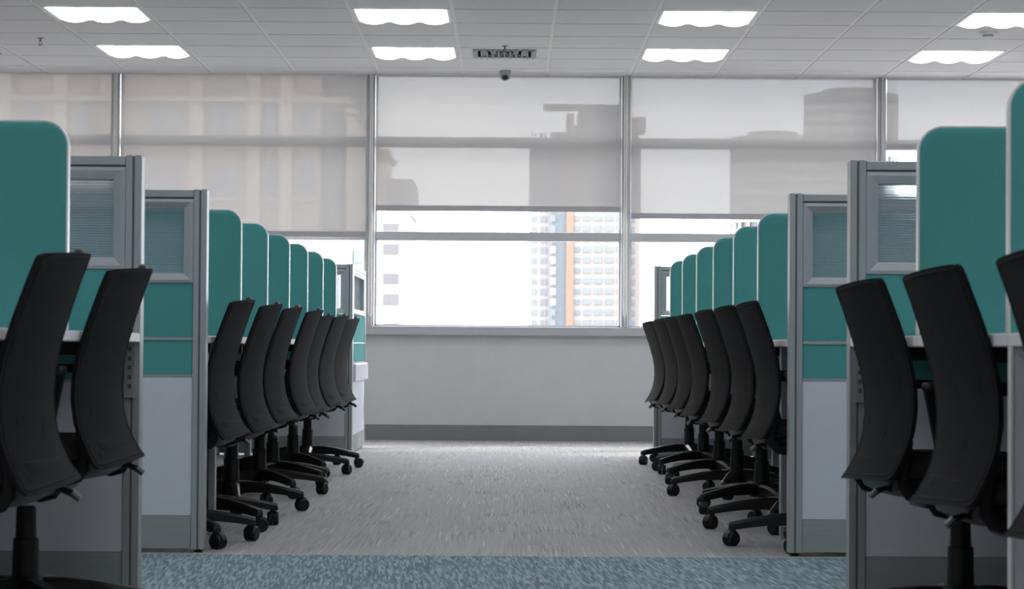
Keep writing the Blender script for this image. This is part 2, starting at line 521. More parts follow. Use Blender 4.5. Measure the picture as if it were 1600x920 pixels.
lamp0 = None
colname = {-5: 'leftmost', -2: 'left of centre', 1: 'right of centre', 4: 'rightmost', 7: 'far right, out past the desks', -8: 'far left, out past the desks'}
for c in lamp_cols:
    for j in lamp_rows:
        if lamp0 is None:
            lamp0 = make_lamp(); o = lamp0
        else:
            o = copy_tree(lamp0)
        o.location = (TX0 + TS * (c + 0.5), TY0 + TS * (j + 0.5), ZC)
        row = lamp_rows.index(j)
        if c in (-5, -2, 1, 4) and row < 2:
            lab = 'bright square ceiling light, %s of the row %s the window' % (colname[c], ('nearest', 'second from')[row])
            tag(o, lab, 'ceiling light', 'square ceiling lights')
        else:
            tag(o, 'bright square ceiling light set into the grid outside the view', 'ceiling light', 'square ceiling lights out of view')

def make_vent(x, y, lab):
    r_ = empty('air_vent', (x, y, ZC))
    tag(r_, lab, 'vent')
    h = TS / 2 - 0.012
    bm = bmesh.new()
    a = 0.215
    for s in (-1, 1):
        box(bm, s * h, s * a, -h, h, 0.0, 0.016)
        box(bm, -a, a, s * h, s * a, 0.0, 0.016)
    mesh_obj('vent_plate', bm, 'tile', r_)
    bm = bmesh.new()
    box(bm, -a, a, -a, a, 0.03, 0.035)
    mesh_obj('vent_backing', bm, 'ventdark', r_)
    bm = bmesh.new()
    for q in (1.0, 0.72, 0.44):
        z = -0.006 + (1 - q) * 0.02
        o_, i_ = a * q, a * q - 0.035
        for s in (-1, 1):
            box(bm, s * o_, s * i_, -o_, o_, z, z + 0.006)
            box(bm, -i_, i_, s * o_, s * i_, z, z + 0.006)
    mesh_obj('vent_ring', bm, 'vent', r_)
    for q in range(11):
        xx = -a + 2 * a * (q + 0.5) / 11
        mesh_obj('slat', B(xx - 0.004, xx + 0.004, -a, a, -0.016, 0.028), 'vent', r_)
make_vent(TX0 - TS / 2, TY0 - 1.5 * TS, 'grey louvred ceiling air vent between the two middle pairs of lights')
make_vent(TX0 - 6.5 * TS, TY0 - 1.5 * TS, 'ceiling air vent cut off by the left edge of the picture')

def sprinkler(x, y, lab):
    r_ = empty('sprinkler', (x, y, ZC))
    tag(r_, lab, 'sprinkler', 'ceiling sprinklers')
    bm = bmesh.new(); lathe(bm, [(0.022, 0.0), (0.022, -0.003), (0.008, -0.006), (0.006, -0.022), (0.003, -0.024)][::-1]); mesh_obj('sprinkler_body', bm, 'brass', r_, smooth=True)
    bm = bmesh.new()
    tube(bm, [(-0.006, 0, -0.02), (-0.010, 0, -0.032), (-0.002, 0, -0.046)], 0.002, 6)
    tube(bm, [(0.006, 0, -0.02), (0.010, 0, -0.032), (0.002, 0, -0.046)], 0.002, 6)
    mesh_obj('yoke', bm, 'brass', r_, smooth=True)
    bm = bmesh.new(); lathe(bm, [(0.012, -0.049), (0.012, -0.046)], n=16); mesh_obj('deflector', bm, 'brass', r_)
sprinkler(-0.045, 16.0, 'small ceiling sprinkler just in front of the louvred air vent')
sprinkler(-3.06, 15.75, 'small ceiling sprinkler at the far left of the ceiling')

r_ = empty('smoke_detector', (2.975, 15.15, ZC))
tag(r_, 'round white smoke detector between the two rightmost ceiling lights', 'smoke detector')
bm = bmesh.new(); lathe(bm, [(0.055, 0), (0.056, -0.012), (0.046, -0.020)][::-1]); mesh_obj('detector_base', bm, 'white', r_, smooth=True)
bm = bmesh.new(); lathe(bm, [(0.034, -0.018), (0.034, -0.034)][::-1]); mesh_obj('sensor_grille', bm, 'vent', r_, smooth=True)
bm = bmesh.new(); lathe(bm, [(0.044, -0.032), (0.036, -0.042), (0.012, -0.050)][::-1]); mesh_obj('detector_cap', bm, 'white', r_, smooth=True)

r_ = empty('security_camera', (-0.045, 17.45, ZC))
tag(r_, 'small dome security camera with black lens on the ceiling at the window', 'security camera')
bm = bmesh.new(); lathe(bm, [(0.040, 0), (0.043, -0.010), (0.036, -0.028), (0.034, -0.040)][::-1]); mesh_obj('camera_base', bm, 'vent', r_, smooth=True)
bm = bmesh.new(); lathe(bm, [(0.033, -0.036), (0.034, -0.045), (0.030, -0.060), (0.018, -0.070), (0.004, -0.073)][::-1]); mesh_obj('dome', bm, 'vent', r_, smooth=True)
bm = bmesh.new(); bmesh.ops.create_icosphere(bm, subdivisions=3, radius=0.024, matrix=Matrix.Translation((0, -0.016, -0.050))); mesh_obj('lens', bm, 'lens', r_, smooth=True)

# ------------------------------------------------------------------ partitions
def framed(bm, x0, x1, z0, z1, bw, ya, yb, slope=0.006):
    """a picture-frame profile whose inner lip slopes back, on both faces of the panel"""
    for yo, sgn in ((ya, 1), (yb, -1)):
        o_ = [(x0, z0), (x1, z0), (x1, z1), (x0, z1)]
        i_ = [(x0 + bw, z0 + bw), (x1 - bw, z0 + bw), (x1 - bw, z1 - bw), (x0 + bw, z1 - bw)]
        m_ = [(x0 + bw * .3, z0 + bw * .3), (x1 - bw * .3, z0 + bw * .3), (x1 - bw * .3, z1 - bw * .3), (x0 + bw * .3, z1 - bw * .3)]
        mid = (ya + yb) / 2
        rings = [[bm.verts.new((x, y, z)) for x, z in q] for q, y in
                 ((o_, mid), (o_, yo), (m_, yo - sgn * 0.002), (i_, yo + sgn * slope), (i_, mid))]
        for a, b_ in zip(rings, rings[1:]):
            for k in range(4):
                bm.faces.new((a[k], a[(k + 1) % 4], b_[(k + 1) % 4], b_[k]))

def partition(s, xa, y, length, label, along='x', extra=False):
    """partition panel standing across (along='x') or beside (along='y') the aisle, from its aisle-end post"""
    r_ = empty('partition', (xa, y, 0), 0 if along == 'x' else math.pi / 2)
    tag(r_, label, 'partition', 'office partitions')
    T = 0.062
    sg = s if along == 'x' else 1
    H = 1.195
    pw = 0.043
    def post(x0, x1):
        bm = bmesh.new()
        if x0 > x1: x0, x1 = x1, x0
        wv_ = x1 - x0
        box(bm, x0, x1, 0.003, T - 0.003, 0.012, H - 0.002, bev=0.002)
        for yy in (0, T - 0.0035):
            box(bm, x0, x0 + wv_ * 0.42, yy, yy + 0.0035, 0.012, H, bev=0.001)
            box(bm, x0 + wv_ * 0.56, x1, yy, yy + 0.0035, 0.012, H, bev=0.001)
        p = mesh_obj('post', bm, 'silver', r_)
        bm = bmesh.new()
        for yy in (0.0005, T - 0.003):
            box(bm, x0 + wv_ * 0.42, x0 + wv_ * 0.56, yy, yy + 0.0026, 0.014, H - 0.004)
        mesh_obj('groove', bm, 'groove', p)
        bm = bmesh.new(); lathe(bm, [(0.014, 0.0), (0.014, 0.006), (0.006, 0.008), (0.006, 0.02)], (x0 + x1) / 2, T / 2, 14)
        mesh_obj('foot', bm, 'plastic', p)
    post(0, sg * pw)
    post(sg * (length - pw), sg * length)
    x0, x1 = sorted((sg * (pw + 0.001), sg * (length - pw - 0.001)))
    mesh_obj('top_rail', B(x0, x1, 0.002, T - 0.002, 1.168, H - 0.003, bev=0.002), 'silver', r_)
    mesh_obj('rail_shadow_gap', B(x0, x1, 0.006, T - 0.006, 1.160, 1.168), 'groove', r_)
    bm = bmesh.new(); framed(bm, x0, x1, 0.886, 1.162, 0.032, 0.001, T - 0.001)
    gf = mesh_obj('glazing_frame', bm, 'frame', r_)
    mesh_obj('ribbed_pane', B(x0 + 0.03, x1 - 0.03, T / 2 - 0.003, T / 2 + 0.003, 0.915, 1.133), 'ribbed', gf)
    mesh_obj('fabric_panel', B(x0, x1, 0.005, T - 0.005, 0.707, 0.884, bev=0.002), 'teal', r_)
    mesh_obj('middle_rail', B(x0, x1, 0.002, T - 0.002, 0.696, 0.707, bev=0.002), 'silver', r_)
    mesh_obj('fabric_panel', B(x0, x1, 0.005, T - 0.005, 0.585, 0.695, bev=0.002), 'teal', r_)
    mesh_obj('lower_rail', B(x0, x1, 0.003, T - 0.003, 0.578, 0.585), 'silver', r_)
    mesh_obj('laminate_panel', B(x0, x1, 0.005, T - 0.005, 0.122, 0.577, bev=0.001), 'laminate', r_)
    mesh_obj('kick_plate', B(x0, x1, 0.004, T - 0.004, 0.014, 0.121, bev=0.001), 'kick', r_)
    if extra:
        mesh_obj('cable_raceway', B(x0 - 0.03, x1 + 0.02, -0.02, T, 0.46, 0.572, bev=0.006), 'desk', r_)
    return r_

PL = 0.86
partition(-1, XA[-1] + 0.0, POST1, PL, 'grey-framed partition with ribbed glass closing the near left desks')
partition(1, XA[1] - 0.0, POST1, PL, 'grey-framed partition with ribbed glass closing the near right desks')
partition(-1, XA[-1], POST2, PL, 'partition at left standing across the blue carpet with ribbed glass and teal bands')
partition(1, XA[1], POST2, PL, 'partition at right standing across the blue carpet with ribbed glass and teal bands')
partition(-1, XA[-1] + 0.02, POST3, PL, 'far left partition closing the row of teal screens near the window')
partition(1, XA[1] - 0.02, POST3, PL, 'far right partition closing the row of teal screens near the window')
sp = partition(1, XA[-1] + 0.02, POST3 + 0.064, 1.30, 'daylit partition running along the aisle from the far left post to the window', 'y', True)

# spine partitions behind the desks
def spine(s, y0, y1, label):
    x = XA[s] + s * 0.80
    r_ = empty('back_partition', (x, y0, 0))
    tag(r_, label, 'partition')
    a, b_ = sorted((0, s * 0.06))
    L = y1 - y0
    mesh_obj('laminate_panel', B(a + 0.005, b_ - 0.005, 0, L, 0.12, 0.58), 'laminate', r_)
    mesh_obj('kick_plate', B(a + 0.004, b_ - 0.004, 0, L, 0.01, 0.12), 'kick', r_)
    mesh_obj('fabric_panel', B(a + 0.005, b_ - 0.005, 0, L, 0.58, 1.17), 'teal', r_)
    mesh_obj('top_rail', B(a, b_, 0, L, 1.17, 1.195, bev=0.002), 'silver', r_)
    n = max(1, round(L / 1.0))
    for k in range(n + 1):
        yy = min(max(0, L * k / n - 0.02), L - 0.04)
        mesh_obj('post', B(a - 0.001, b_ + 0.001, yy, yy + 0.04, 0.0, 1.171, bev=0.002), 'silver', r_)

# ------------------------------------------------------------------ desks and screens
DT, DB = 0.713, 0.688
def make_desk(s, y0, y1, label, legs=True, bracket=False, gable=False, midleg=0):
    x0, x1 = sorted((0, s * 0.79))
    r_ = empty('desk', (XA[s], (y0 + y1) / 2, 0))
    tag(r_, label, 'desk', 'white desks in rows along the aisle')
    L = (y1 - y0) / 2 - 0.003
    mesh_obj('desk_top', B(x0, x1, -L, L, DB, DT, bev=0.003), 'desk', r_)
    bm = bmesh.new()
    box(bm, s * 0.60, s * 0.74, -L + 0.05, L - 0.05, DB - 0.09, DB - 0.085)
    for q in (0.60, 0.74):
        box(bm, s * q, s * (q - 0.004), -L + 0.05, L - 0.05, DB - 0.09, DB)
    mesh_obj('cable_tray', bm, 'plastic', r_)
    for yy in (-L + 0.03, L - 0.05):
        mesh_obj('under_frame', B(s * 0.10, s * 0.70, yy, yy + 0.02, DB - 0.035, DB), 'plastic', r_)
    if midleg:
        mesh_obj('leg', B(s * 0.055, s * 0.080, midleg - (y0 + y1) / 2, midleg - (y0 + y1) / 2 + 0.05, 0.0, DB, bev=0.003), 'silver', r_)
    if legs:
        for q in (0.48, 0.70):
            lx0, lx1 = sorted((s * q, s * (q + 0.035)))
            l_ = mesh_obj('leg', B(lx0, lx1, L - 0.075, L - 0.015, 0.018, DB, bev=0.003), 'silver', r_)
            bm = bmesh.new(); lathe(bm, [(0.014, 0), (0.014, 0.008), (0.006, 0.01), (0.006, 0.022)], (lx0 + lx1) / 2, L - 0.045, 12)
            mesh_obj('foot', bm, 'plastic', l_)
        for q in (0.48, 0.70):
            lx0, lx1 = sorted((s * (q + 0.01), s * (q + 0.025)))
            mesh_obj('support_arm', B(lx0, lx1, -L + 0.002, -L + 0.06, DB - 0.03, DB), 'silver', r_)
    if bracket:
        bk = mesh_obj('bracket', B(s * 0.012, s * 0.040, L - 0.008, L + 0.001, DB - 0.15, DB), 'silver', r_)
        bm = bmesh.new()
        for k in range(5):
            box(bm, s * 0.021, s * 0.031, L - 0.0095, L - 0.0075, DB - 0.025 - k * 0.025, DB - 0.013 - k * 0.025)
        mesh_obj('slot', bm, 'groove', bk)
        for q in (0.68,):
            lx0, lx1 = sorted((s * q, s * (q + 0.035)))
            l_ = mesh_obj('leg', B(lx0, lx1, L - 0.075, L - 0.015, 0.0, DB, bev=0.003), 'silver', r_)
    if gable:
        g_ = mesh_obj('side_panel', B(s * 0.006, s * 0.74, L - 0.03, L - 0.005, 0.0, DB, bev=0.002), 'laminate', r_)
        mesh_obj('edge_strip', B(s * 0.0, s * 0.007, L - 0.032, L - 0.003, 0.0, DB, bev=0.002), 'trim', g_)
    return r_

def screen_mesh(s, name, r_, inset, th, mat, parent, z0, rim=False):
    """upright panel with its upper aisle corner rounded; profile in X-Z, extruded along Y"""
    W, Ht, R = 0.78, 1.187, 0.058
    pts = [(inset, z0), (inset, Ht - R)]
    for k in range(1, 9):
        a = math.pi / 2 * k / 8
        pts.append((R - (R - inset) * math.cos(a), Ht - R + (R - inset) * math.sin(a)))
    pts += [(W, Ht - inset), (W, z0)]
    bm = bmesh.new()
    if not rim:
        vA = [bm.verts.new((s * x, -th / 2, z)) for x, z in pts]
        vB = [bm.verts.new((s * x, th / 2, z)) for x, z in pts]
        bm.faces.new(vA); bm.faces.new(vB[::-1])
        n = len(pts)
        for k in range(n):
            bm.faces.new((vA[k], vA[(k + 1) % n], vB[(k + 1) % n], vB[k]))
    return mesh_obj(name, bm, mat, parent)

def make_screen(s, y, label):
    r_ = empty('desk_screen', (XA[s], y, DT))
    tag(r_, label, 'desk screen', 'teal screens dividing the desks')
    th = 0.030
    W, Ht, R, z0 = 0.775, 1.187 - DT, 0.058, 0.001
    def outline(ins):
        p = [(ins, z0), (ins, Ht - R)]
        for k in range(1, 11):
            a = math.pi / 2 * k / 10
            p.append((R - (R - ins) * math.cos(a), Ht - R + (R - ins) * math.sin(a)))
        p += [(W - 0.002, Ht - ins)]
        return p
    # fabric slab with softly pillowed faces
    bm = bmesh.new()
    prev = None
    for sd_ in (-1, 1):
        rings = []
        for ins, yy in ((0.003, 0.0), (0.003, th / 2 - 0.004), (0.008, th / 2 - 0.001), (0.020, th / 2)):
            p = outline(ins) + [(W - 0.002, z0)]
            rings.append([bm.verts.new((s * x, sd_ * yy, z)) for x, z in p])
        n = len(rings[0])
        for a, b_ in zip(rings, rings[1:]):
            for k in range(n):
                bm.faces.new((a[k], a[(k + 1) % n], b_[(k + 1) % n], b_[k]))
        bm.faces.new(rings[-1])
    bmesh.ops.remove_doubles(bm, verts=bm.verts[:], dist=0.0003)
    mesh_obj('fabric', bm, 'teal', r_, smooth=True)
    # metal edge strip round the aisle edge, corner and top
    bm = bmesh.new()
    po, pi_ = outline(0.0), outline(0.0040)
    e_ = th / 2 - 0.003
    v = [[bm.verts.new((s * x, yy, z)) for x, z in p] for p, yy in ((po, -e_), (po, e_), (pi_, e_), (pi_, -e_))]
    n = len(po)
    for k in range(n - 1):
        for a in range(4):
            b_ = (a + 1) % 4
            bm.faces.new((v[a][k], v[a][k + 1], v[b_][k + 1], v[b_][k]))
    bm.faces.new([v[a][0] for a in range(4)]); bm.faces.new([v[a][-1] for a in range(4)][::-1])
    mesh_obj('edge_trim', bm, 'trim', r_, smooth=True)
    return r_

# ------------------------------------------------------------------ chair
def smoothstep(a):
    return a * a * (3 - 2 * a)

PROF = [(0.372, -0.249), (0.385, -0.236), (0.410, -0.221), (0.446, -0.204), (0.484, -0.193), (0.536, -0.187),
        (0.587, -0.189), (0.640, -0.198), (0.719, -0.222), (0.790, -0.247), (0.838, -0.266)]
def prof_x(z):
    for (z0, x0), (z1, x1) in zip(PROF, PROF[1:]):
        if z <= z1:
            return x0 + (x1 - x0) * (z - z0) / (z1 - z0)
    return PROF[-1][1]

BACK_TILT = 0.036
def back_pt(u, v, off=0.0):
    """u -1..1 across (positive = sitter's left), v 0..1 from bottom to top"""
    z = 0.372 + (0.838 - 0.372) * v
    hw = 0.215 + 0.012 * math.sin(math.pi * min(1, v * 1.1))
    if v < 0.12: hw += 0.012 * (1 - v / 0.12)
    y = hw * u
    x = prof_x(z) + 0.014 * (u * u) - 0.004
    zz = z - BACK_TILT * y - 0.002 * u * u
    return Vector((x + off, y, zz))

def make_chair():
    r_ = empty('office_chair')
    # backrest shell
    nu, nv = 14, 30
    bm = bmesh.new()
    gA, gB = [], []
    for j in range(nv + 1):
        v = j / nv
        ra, rb = [], []
        for i in range(nu + 1):
            u = -1 + 2 * i / nu
            uu, vv = u, v
            rx, rz = 0.06, 0.03
            if abs(u) > 1 - rx and (v < rz or v > 1 - rz):
                a = (abs(u) - (1 - rx)) / rx
                bq = ((rz - v) if v < rz else (v - (1 - rz))) / rz
                l = math.hypot(a, bq)
                if l > 0:
                    m_ = max(a, bq) / l
                    a2, b2 = a * m_, bq * m_
                    uu = math.copysign(1 - rx + a2 * rx, u)
                    vv = rz - b2 * rz if v < rz else 1 - rz + b2 * rz
            p = back_pt(uu, vv)
            edge = min(1, (1 - abs(u)) * 5, v * 8 + 0.15, (1 - v) * 8 + 0.15)
            ra.append(bm.verts.new(p)); rb.append(bm.verts.new(p + Vector((0.010 + 0.006 * edge, 0, 0))))
        gA.append(ra); gB.append(rb)
    for j in range(nv):
        for i in range(nu):
            bm.faces.new((gA[j][i], gA[j][i + 1], gA[j + 1][i + 1], gA[j + 1][i]))
            bm.faces.new((gB[j][i], gB[j + 1][i], gB[j + 1][i + 1], gB[j][i + 1]))
    for j in range(nv):
        bm.faces.new((gA[j][0], gA[j + 1][0], gB[j + 1][0], gB[j][0]))
        bm.faces.new((gA[j][nu], gB[j][nu], gB[j + 1][nu], gA[j + 1][nu]))
    for i in range(nu):
        bm.faces.new((gA[0][i], gB[0][i], gB[0][i + 1], gA[0][i + 1]))
        bm.faces.new((gA[nv][i], gA[nv][i + 1], gB[nv][i + 1], gB[nv][i]))
    back = mesh_obj('backrest', bm, 'mesh', r_, smooth=True)
    # rim
    path = []
    for q in range(0, 25): path.append(back_pt(0.93, 0.03 + 0.94 * q / 24, 0.006))
    for q in range(1, 13): path.append(back_pt(0.93 - 1.86 * q / 12, 0.985, 0.006))
    for q in range(0, 25): path.append(back_pt(-0.93, 0.97 - 0.94 * q / 24, 0.006))
    for q in range(1, 13): path.append(back_pt(-0.93 + 1.86 * q / 12, 0.018, 0.006))
    bm = bmesh.new(); tube(bm, path + [path[0]], 0.0075, 8, cap=False)
    mesh_obj('back_frame', bm, 'seat', back, smooth=True)
    bm = bmesh.new()
    p = back_pt(-0.72, 0.99, 0.014)
    bmesh.ops.create_uvsphere(bm, u_segments=14, v_segments=10, radius=1.0, matrix=Matrix.Translation(p + Vector((0.004, 0, 0.004))) @ Matrix.Diagonal((0.011, 0.030, 0.012, 1)))
    mesh_obj('top_knob', bm, 'plastic', back, smooth=True)
    # seat cushion
    def slab(outline_scale, zs, name, mat):
        bm = bmesh.new()
        rings = []
        for sc, z in zip(outline_scale, zs):
            ring = []
            for k in range(40):
                a = 2 * math.pi * k / 40
                c_, s_ = math.cos(a), math.sin(a)
                e = 0.5
                x = math.copysign(abs(c_) ** e, c_) * 0.235 * sc
                y = math.copysign(abs(s_) ** e, s_) * 0.235 * sc
                dz = -0.012 * max(0, x / 0.235) ** 2 if z > 0.40 else 0
                ring.append(bm.verts.new((x + 0.01, y, z + dz)))
            rings.append(ring)
        for a, b_ in zip(rings, rings[1:]):
            for k in range(40):
                bm.faces.new((a[k], a[(k + 1) % 40], b_[(k + 1) % 40], b_[k]))
        bm.faces.new(rings[0][::-1]); bm.faces.new(rings[-1])
        return mesh_obj(name, bm, mat, r_, smooth=True)
    slab([0.95, 1.0, 1.01, 0.98, 0.90, 0.6], [0.378, 0.386, 0.405, 0.424, 0.434, 0.437], 'seat', 'seat')
    slab([0.55, 0.80, 0.93, 0.985], [0.330, 0.336, 0.352, 0.3785], 'seat_shell', 'plastic')
    bm = B(-0.11, 0.10, -0.075, 0.075, 0.305, 0.345, bev=0.012)
    mesh_obj('tilt_mechanism', bm, 'plastic', r_, smooth=True)
    # armrests
    for sy in (-1, 1):
        y = sy * 0.250
        bm = B(-0.160, 0.075, y - 0.026, y + 0.030, 0.583, 0.606, bev=0.009, seg=3)
        arm = mesh_obj('armrest', bm, 'plastic', r_, smooth=True)
        bm = bmesh.new()
        pts = [(-0.160, 0.590), (-0.122, 0.590), (-0.082, 0.415), (-0.082, 0.372), (-0.120, 0.372), (-0.124, 0.412)]
        va = [bm.verts.new((x, y - 0.010, z)) for x, z in pts]; vb = [bm.verts.new((x, y + 0.010, z)) for x, z in pts]
        bm.faces.new(va); bm.faces.new(vb[::-1])
        for k in range(6): bm.faces.new((va[k], va[(k + 1) % 6], vb[(k + 1) % 6], vb[k]))
        box(bm, -0.120, -0.082, min(y, sy * 0.16), max(y, sy * 0.16), 0.364, 0.380)
        mesh_obj('arm_support', bm, 'plastic', arm)
        bm = B(-0.10, -0.065, y - 0.022 , y + 0.022, 0.566, 0.585, bev=0.006)
        mesh_obj('height_button', bm, 'plastic', arm, smooth=True)
    # back brackets
    for sy in (-1, 1):
        y = sy * 0.205
        pts = [(-0.180, 0.47), (-0.186, 0.44), (-0.195, 0.400), (-0.196, 0.366), (-0.180, 0.345), (-0.155, 0.338), (-0.125, 0.343), (-0.100, 0.362)]
        bm = bmesh.new(); tube(bm, [(x, y, z) for x, z in pts], [0.008, 0.010, 0.012, 0.013, 0.014, 0.013, 0.012, 0.012], 10)
        mesh_obj('back_bracket', bm, 'seat', r_, smooth=True)
    # lever
    bm = bmesh.new(); tube(bm, [(-0.06, -0.06, 0.328), (-0.17, -0.11, 0.345), (-0.215, -0.125, 0.358), (-0.240, -0.130, 0.350)], [0.005, 0.005, 0.006, 0.008], 8)
    lv = mesh_obj('lever', bm, 'plastic', r_, smooth=True)
    bm = bmesh.new(); tube(bm, [(-0.238, -0.130, 0.351), (-0.254, -0.132, 0.338)], [0.0088, 0.0075], 8)
    t_ = mesh_obj('lever_tip', bm, 'grooved_metal', lv, smooth=True); t_['label'] = 'dull metal lever tip'
    # column
    bm = bmesh.new(); lathe(bm, [(0.014, 0.285), (0.014, 0.31)]); c_ = mesh_obj('gas_rod', bm, 'chrome', r_, smooth=True)
    bm = bmesh.new(); lathe(bm, [(0.0255, 0.205), (0.0235, 0.288), (0.018, 0.291)]); mesh_obj('upper_column_cover', bm, 'plastic', r_, smooth=True)
    bm = bmesh.new(); lathe(bm, [(0.033, 0.105), (0.0305, 0.212), (0.026, 0.215)]); mesh_obj('lower_column_cover', bm, 'plastic', r_, smooth=True)
    # five-star base
    base = empty('base')
    base.parent = r_
    bm = bmesh.new(); lathe(bm, [(0.030, 0.062), (0.050, 0.066), (0.052, 0.095), (0.046, 0.118), (0.034, 0.124)])
    mesh_obj('hub', bm, 'plastic', base, smooth=True)
    for k in range(5):
        a = 2 * math.pi * k / 5
        d = Vector((math.cos(a), math.sin(a), 0)); n = Vector((-math.sin(a), math.cos(a), 0))
        bm = bmesh.new()
        rings = []
        for r0, hw, zt, zb in ((0.03, 0.030, 0.119, 0.070), (0.09, 0.028, 0.119, 0.075), (0.16, 0.024, 0.111, 0.074), (0.23, 0.021, 0.098, 0.066), (0.285, 0.019, 0.087, 0.057), (0.302, 0.015, 0.082, 0.057), (0.306, 0.010, 0.076, 0.058)):
            c = d * r0
            rings.append([bm.verts.new(c + n * (hw * q1) + Vector((0, 0, z))) for q1, z in
                          ((-1, zb), (-1, zt - 0.010), (-0.55, zt), (0.55, zt), (1, zt - 0.010), (1, zb))])
        for p, q in zip(rings, rings[1:]):
            for i in range(6): bm.faces.new((p[i], p[(i + 1) % 6], q[(i + 1) % 6], q[i]))
        bm.faces.new(rings[0][::-1]); bm.faces.new(rings[-1])
        mesh_obj('base_arm', bm, 'plastic', base, smooth=True)
        # caster: hooded twin wheel, trailing outwards
        bm = bmesh.new()
        tr_ = 0.7 + k * 1.3
        ax = Vector((math.cos(a + 0.5 + 0.6 * math.sin(tr_)), math.sin(a + 0.5 + 0.6 * math.sin(tr_)), 0))   # rolling direction
        sd_ = Vector((-ax.y, ax.x, 0))
        cc = d * 0.288 + ax * 0.014 + Vector((0, 0, 0.0265))
        for off in (-1, 1):
            prof = [(0.0, 0.0015), (0.0265, 0.0015), (0.0265, 0.016), (0.022, 0.0215), (0.0, 0.0235)]
            rr = []
            for rad, wd in prof[1:4]:
                rr.append([bm.verts.new(cc + sd_ * off * wd + ax * rad * math.cos(2 * math.pi * q / 22) + Vector((0, 0, rad * math.sin(2 * math.pi * q / 22)))) for q in range(22)])
            for p, q in zip(rr, rr[1:]):
                for i in range(22): bm.faces.new((p[i], p[(i + 1) % 22], q[(i + 1) % 22], q[i]))
            bm.faces.new(rr[0]); bm.faces.new(rr[-1])
        # hood
        rr = []
        for wd in (-0.0245, 0.0245):
            ring = []
            for q in range(9):
                ang = math.radians(20 + 150 * q / 8)
                ring.append(bm.verts.new(cc + sd_ * wd * 0.45 + ax * (-0.0305 * math.cos(ang)) + Vector((0, 0, 0.0300 * math.sin(ang)))))
            for q in range(9):
                ang = math.radians(170 - 150 * q / 8)
                ring.append(bm.verts.new(cc + sd_ * wd * 0.45 + ax * (-0.022 * math.cos(ang)) + Vector((0, 0, 0.022 * math.sin(ang)))))
            rr.append(ring)
        for i in range(18): bm.faces.new((rr[0][i], rr[0][(i + 1) % 18], rr[1][(i + 1) % 18], rr[1][i]))
        bm.faces.new(rr[0]); bm.faces.new(rr[1][::-1])
        c0 = d * 0.288
        tube(bm, [c0 + Vector((0, 0, 0.044)), c0 + Vector((0, 0, 0.064))], 0.0065, 8)
        mesh_obj('caster', bm, 'plastic', base, smooth=True)
    return r_

# chairs: (side, depth, spread from the aisle, yaw in degrees, base turn in degrees, lift of the seat)
CX = {-1: -1.15, 1: 1.07}
far_L = [(8.38, 4.5, 22, 0, -0.018), (9.10, 5, -40, -0.002, 0.01), (10.10, 5, -8, 0.003), (11.10, 5, 18, 0.006, 0.012), (11.85, 7, 38, -0.008), (12.85, 6, 19, 0.003, 0.01), (13.75, 7, 58, 0, 0.012)]
far_R = [(8.38, 3.5, 8, 0, -0.006), (9.22, 4.5, 0, 0, -0.011), (10.18, 4.5, -30, 0, -0.013), (11.28, 4.5, -2, -0.003, -0.014), (12.36, 5, -27, 0, -0.003), (13.35, 5, -35, 0, -0.005), (14.35, 4, -20, -0.003, -0.010)]
near_L = [(4.87, 3, 30, 0.026, 0.011), (5.88, 5, 10, 0.027, -0.014)]
near_R = [(3.92, 4, 10, 0.004, 0.020), (4.87, 5, 24, 0.002, 0.018), (5.80, 6, -60, 0.002, 0.006)]
nth = ['first', 'second', 'third', 'fourth', 'fifth', 'sixth', 'seventh']
chair0 = None
def place_chair(s, spec, label, group):
    global chair0
    y, yaw, turn, lift = spec[:4]
    dx = spec[4] if len(spec) > 4 else 0.0
    if chair0 is None:
        chair0 = make_chair(); o = chair0
    else:
        o = copy_tree(chair0, None, () if s < 0 else ('top_knob',))
    o.location = (CX[s] + dx, y, 0)
    rz = math.radians(yaw) if s > 0 else math.pi - math.radians(yaw)
    o.rotation_euler = (0, 0, rz)
    # aim one base arm: turn = angle from the aisle direction towards the window
    want = math.pi - math.radians(turn) if s > 0 else math.radians(turn)
    for ch in o.children:
        nm = ch.name.split('.')[0]
        if nm == 'base':
            ch.rotation_euler = (0, 0, want - rz)
        elif nm not in ('lower_column_cover', 'upper_column_cover'):
            ch.location = (0, 0, lift)
    tag(o, label, 'chair', group)

for i, sp_ in enumerate(far_L):
    extra_ = {0: ', next to the partition', 6: ', nearest the window'}.get(i, '')
    place_chair(-1, sp_, 'black mesh office chair, %s of the long left row%s' % (nth[i], extra_), 'office chairs in the long left row')
for i, sp_ in enumerate(far_R):
    extra_ = {0: ', next to the partition', 6: ', nearest the window'}.get(i, '')
    place_chair(1, sp_, 'black mesh office chair, %s of the long right row%s' % (nth[i], extra_), 'office chairs in the long right row')
place_chair(-1, near_L[0], 'large black mesh office chair at the left edge in front of the near teal screen', 'office chairs at the near left desks')
place_chair(-1, near_L[1], 'black mesh office chair in front of the near left partition post', 'office chairs at the near left desks')
place_chair(1, near_R[0], 'black mesh office chair cut off by the right edge of the picture', 'office chairs at the near right desks')
place_chair(1, near_R[1], 'large black mesh office chair in front of the near right teal screen', 'office chairs at the near right desks')
place_chair(1, near_R[2], 'black mesh office chair in front of the near right partition post', 'office chairs at the near right desks')

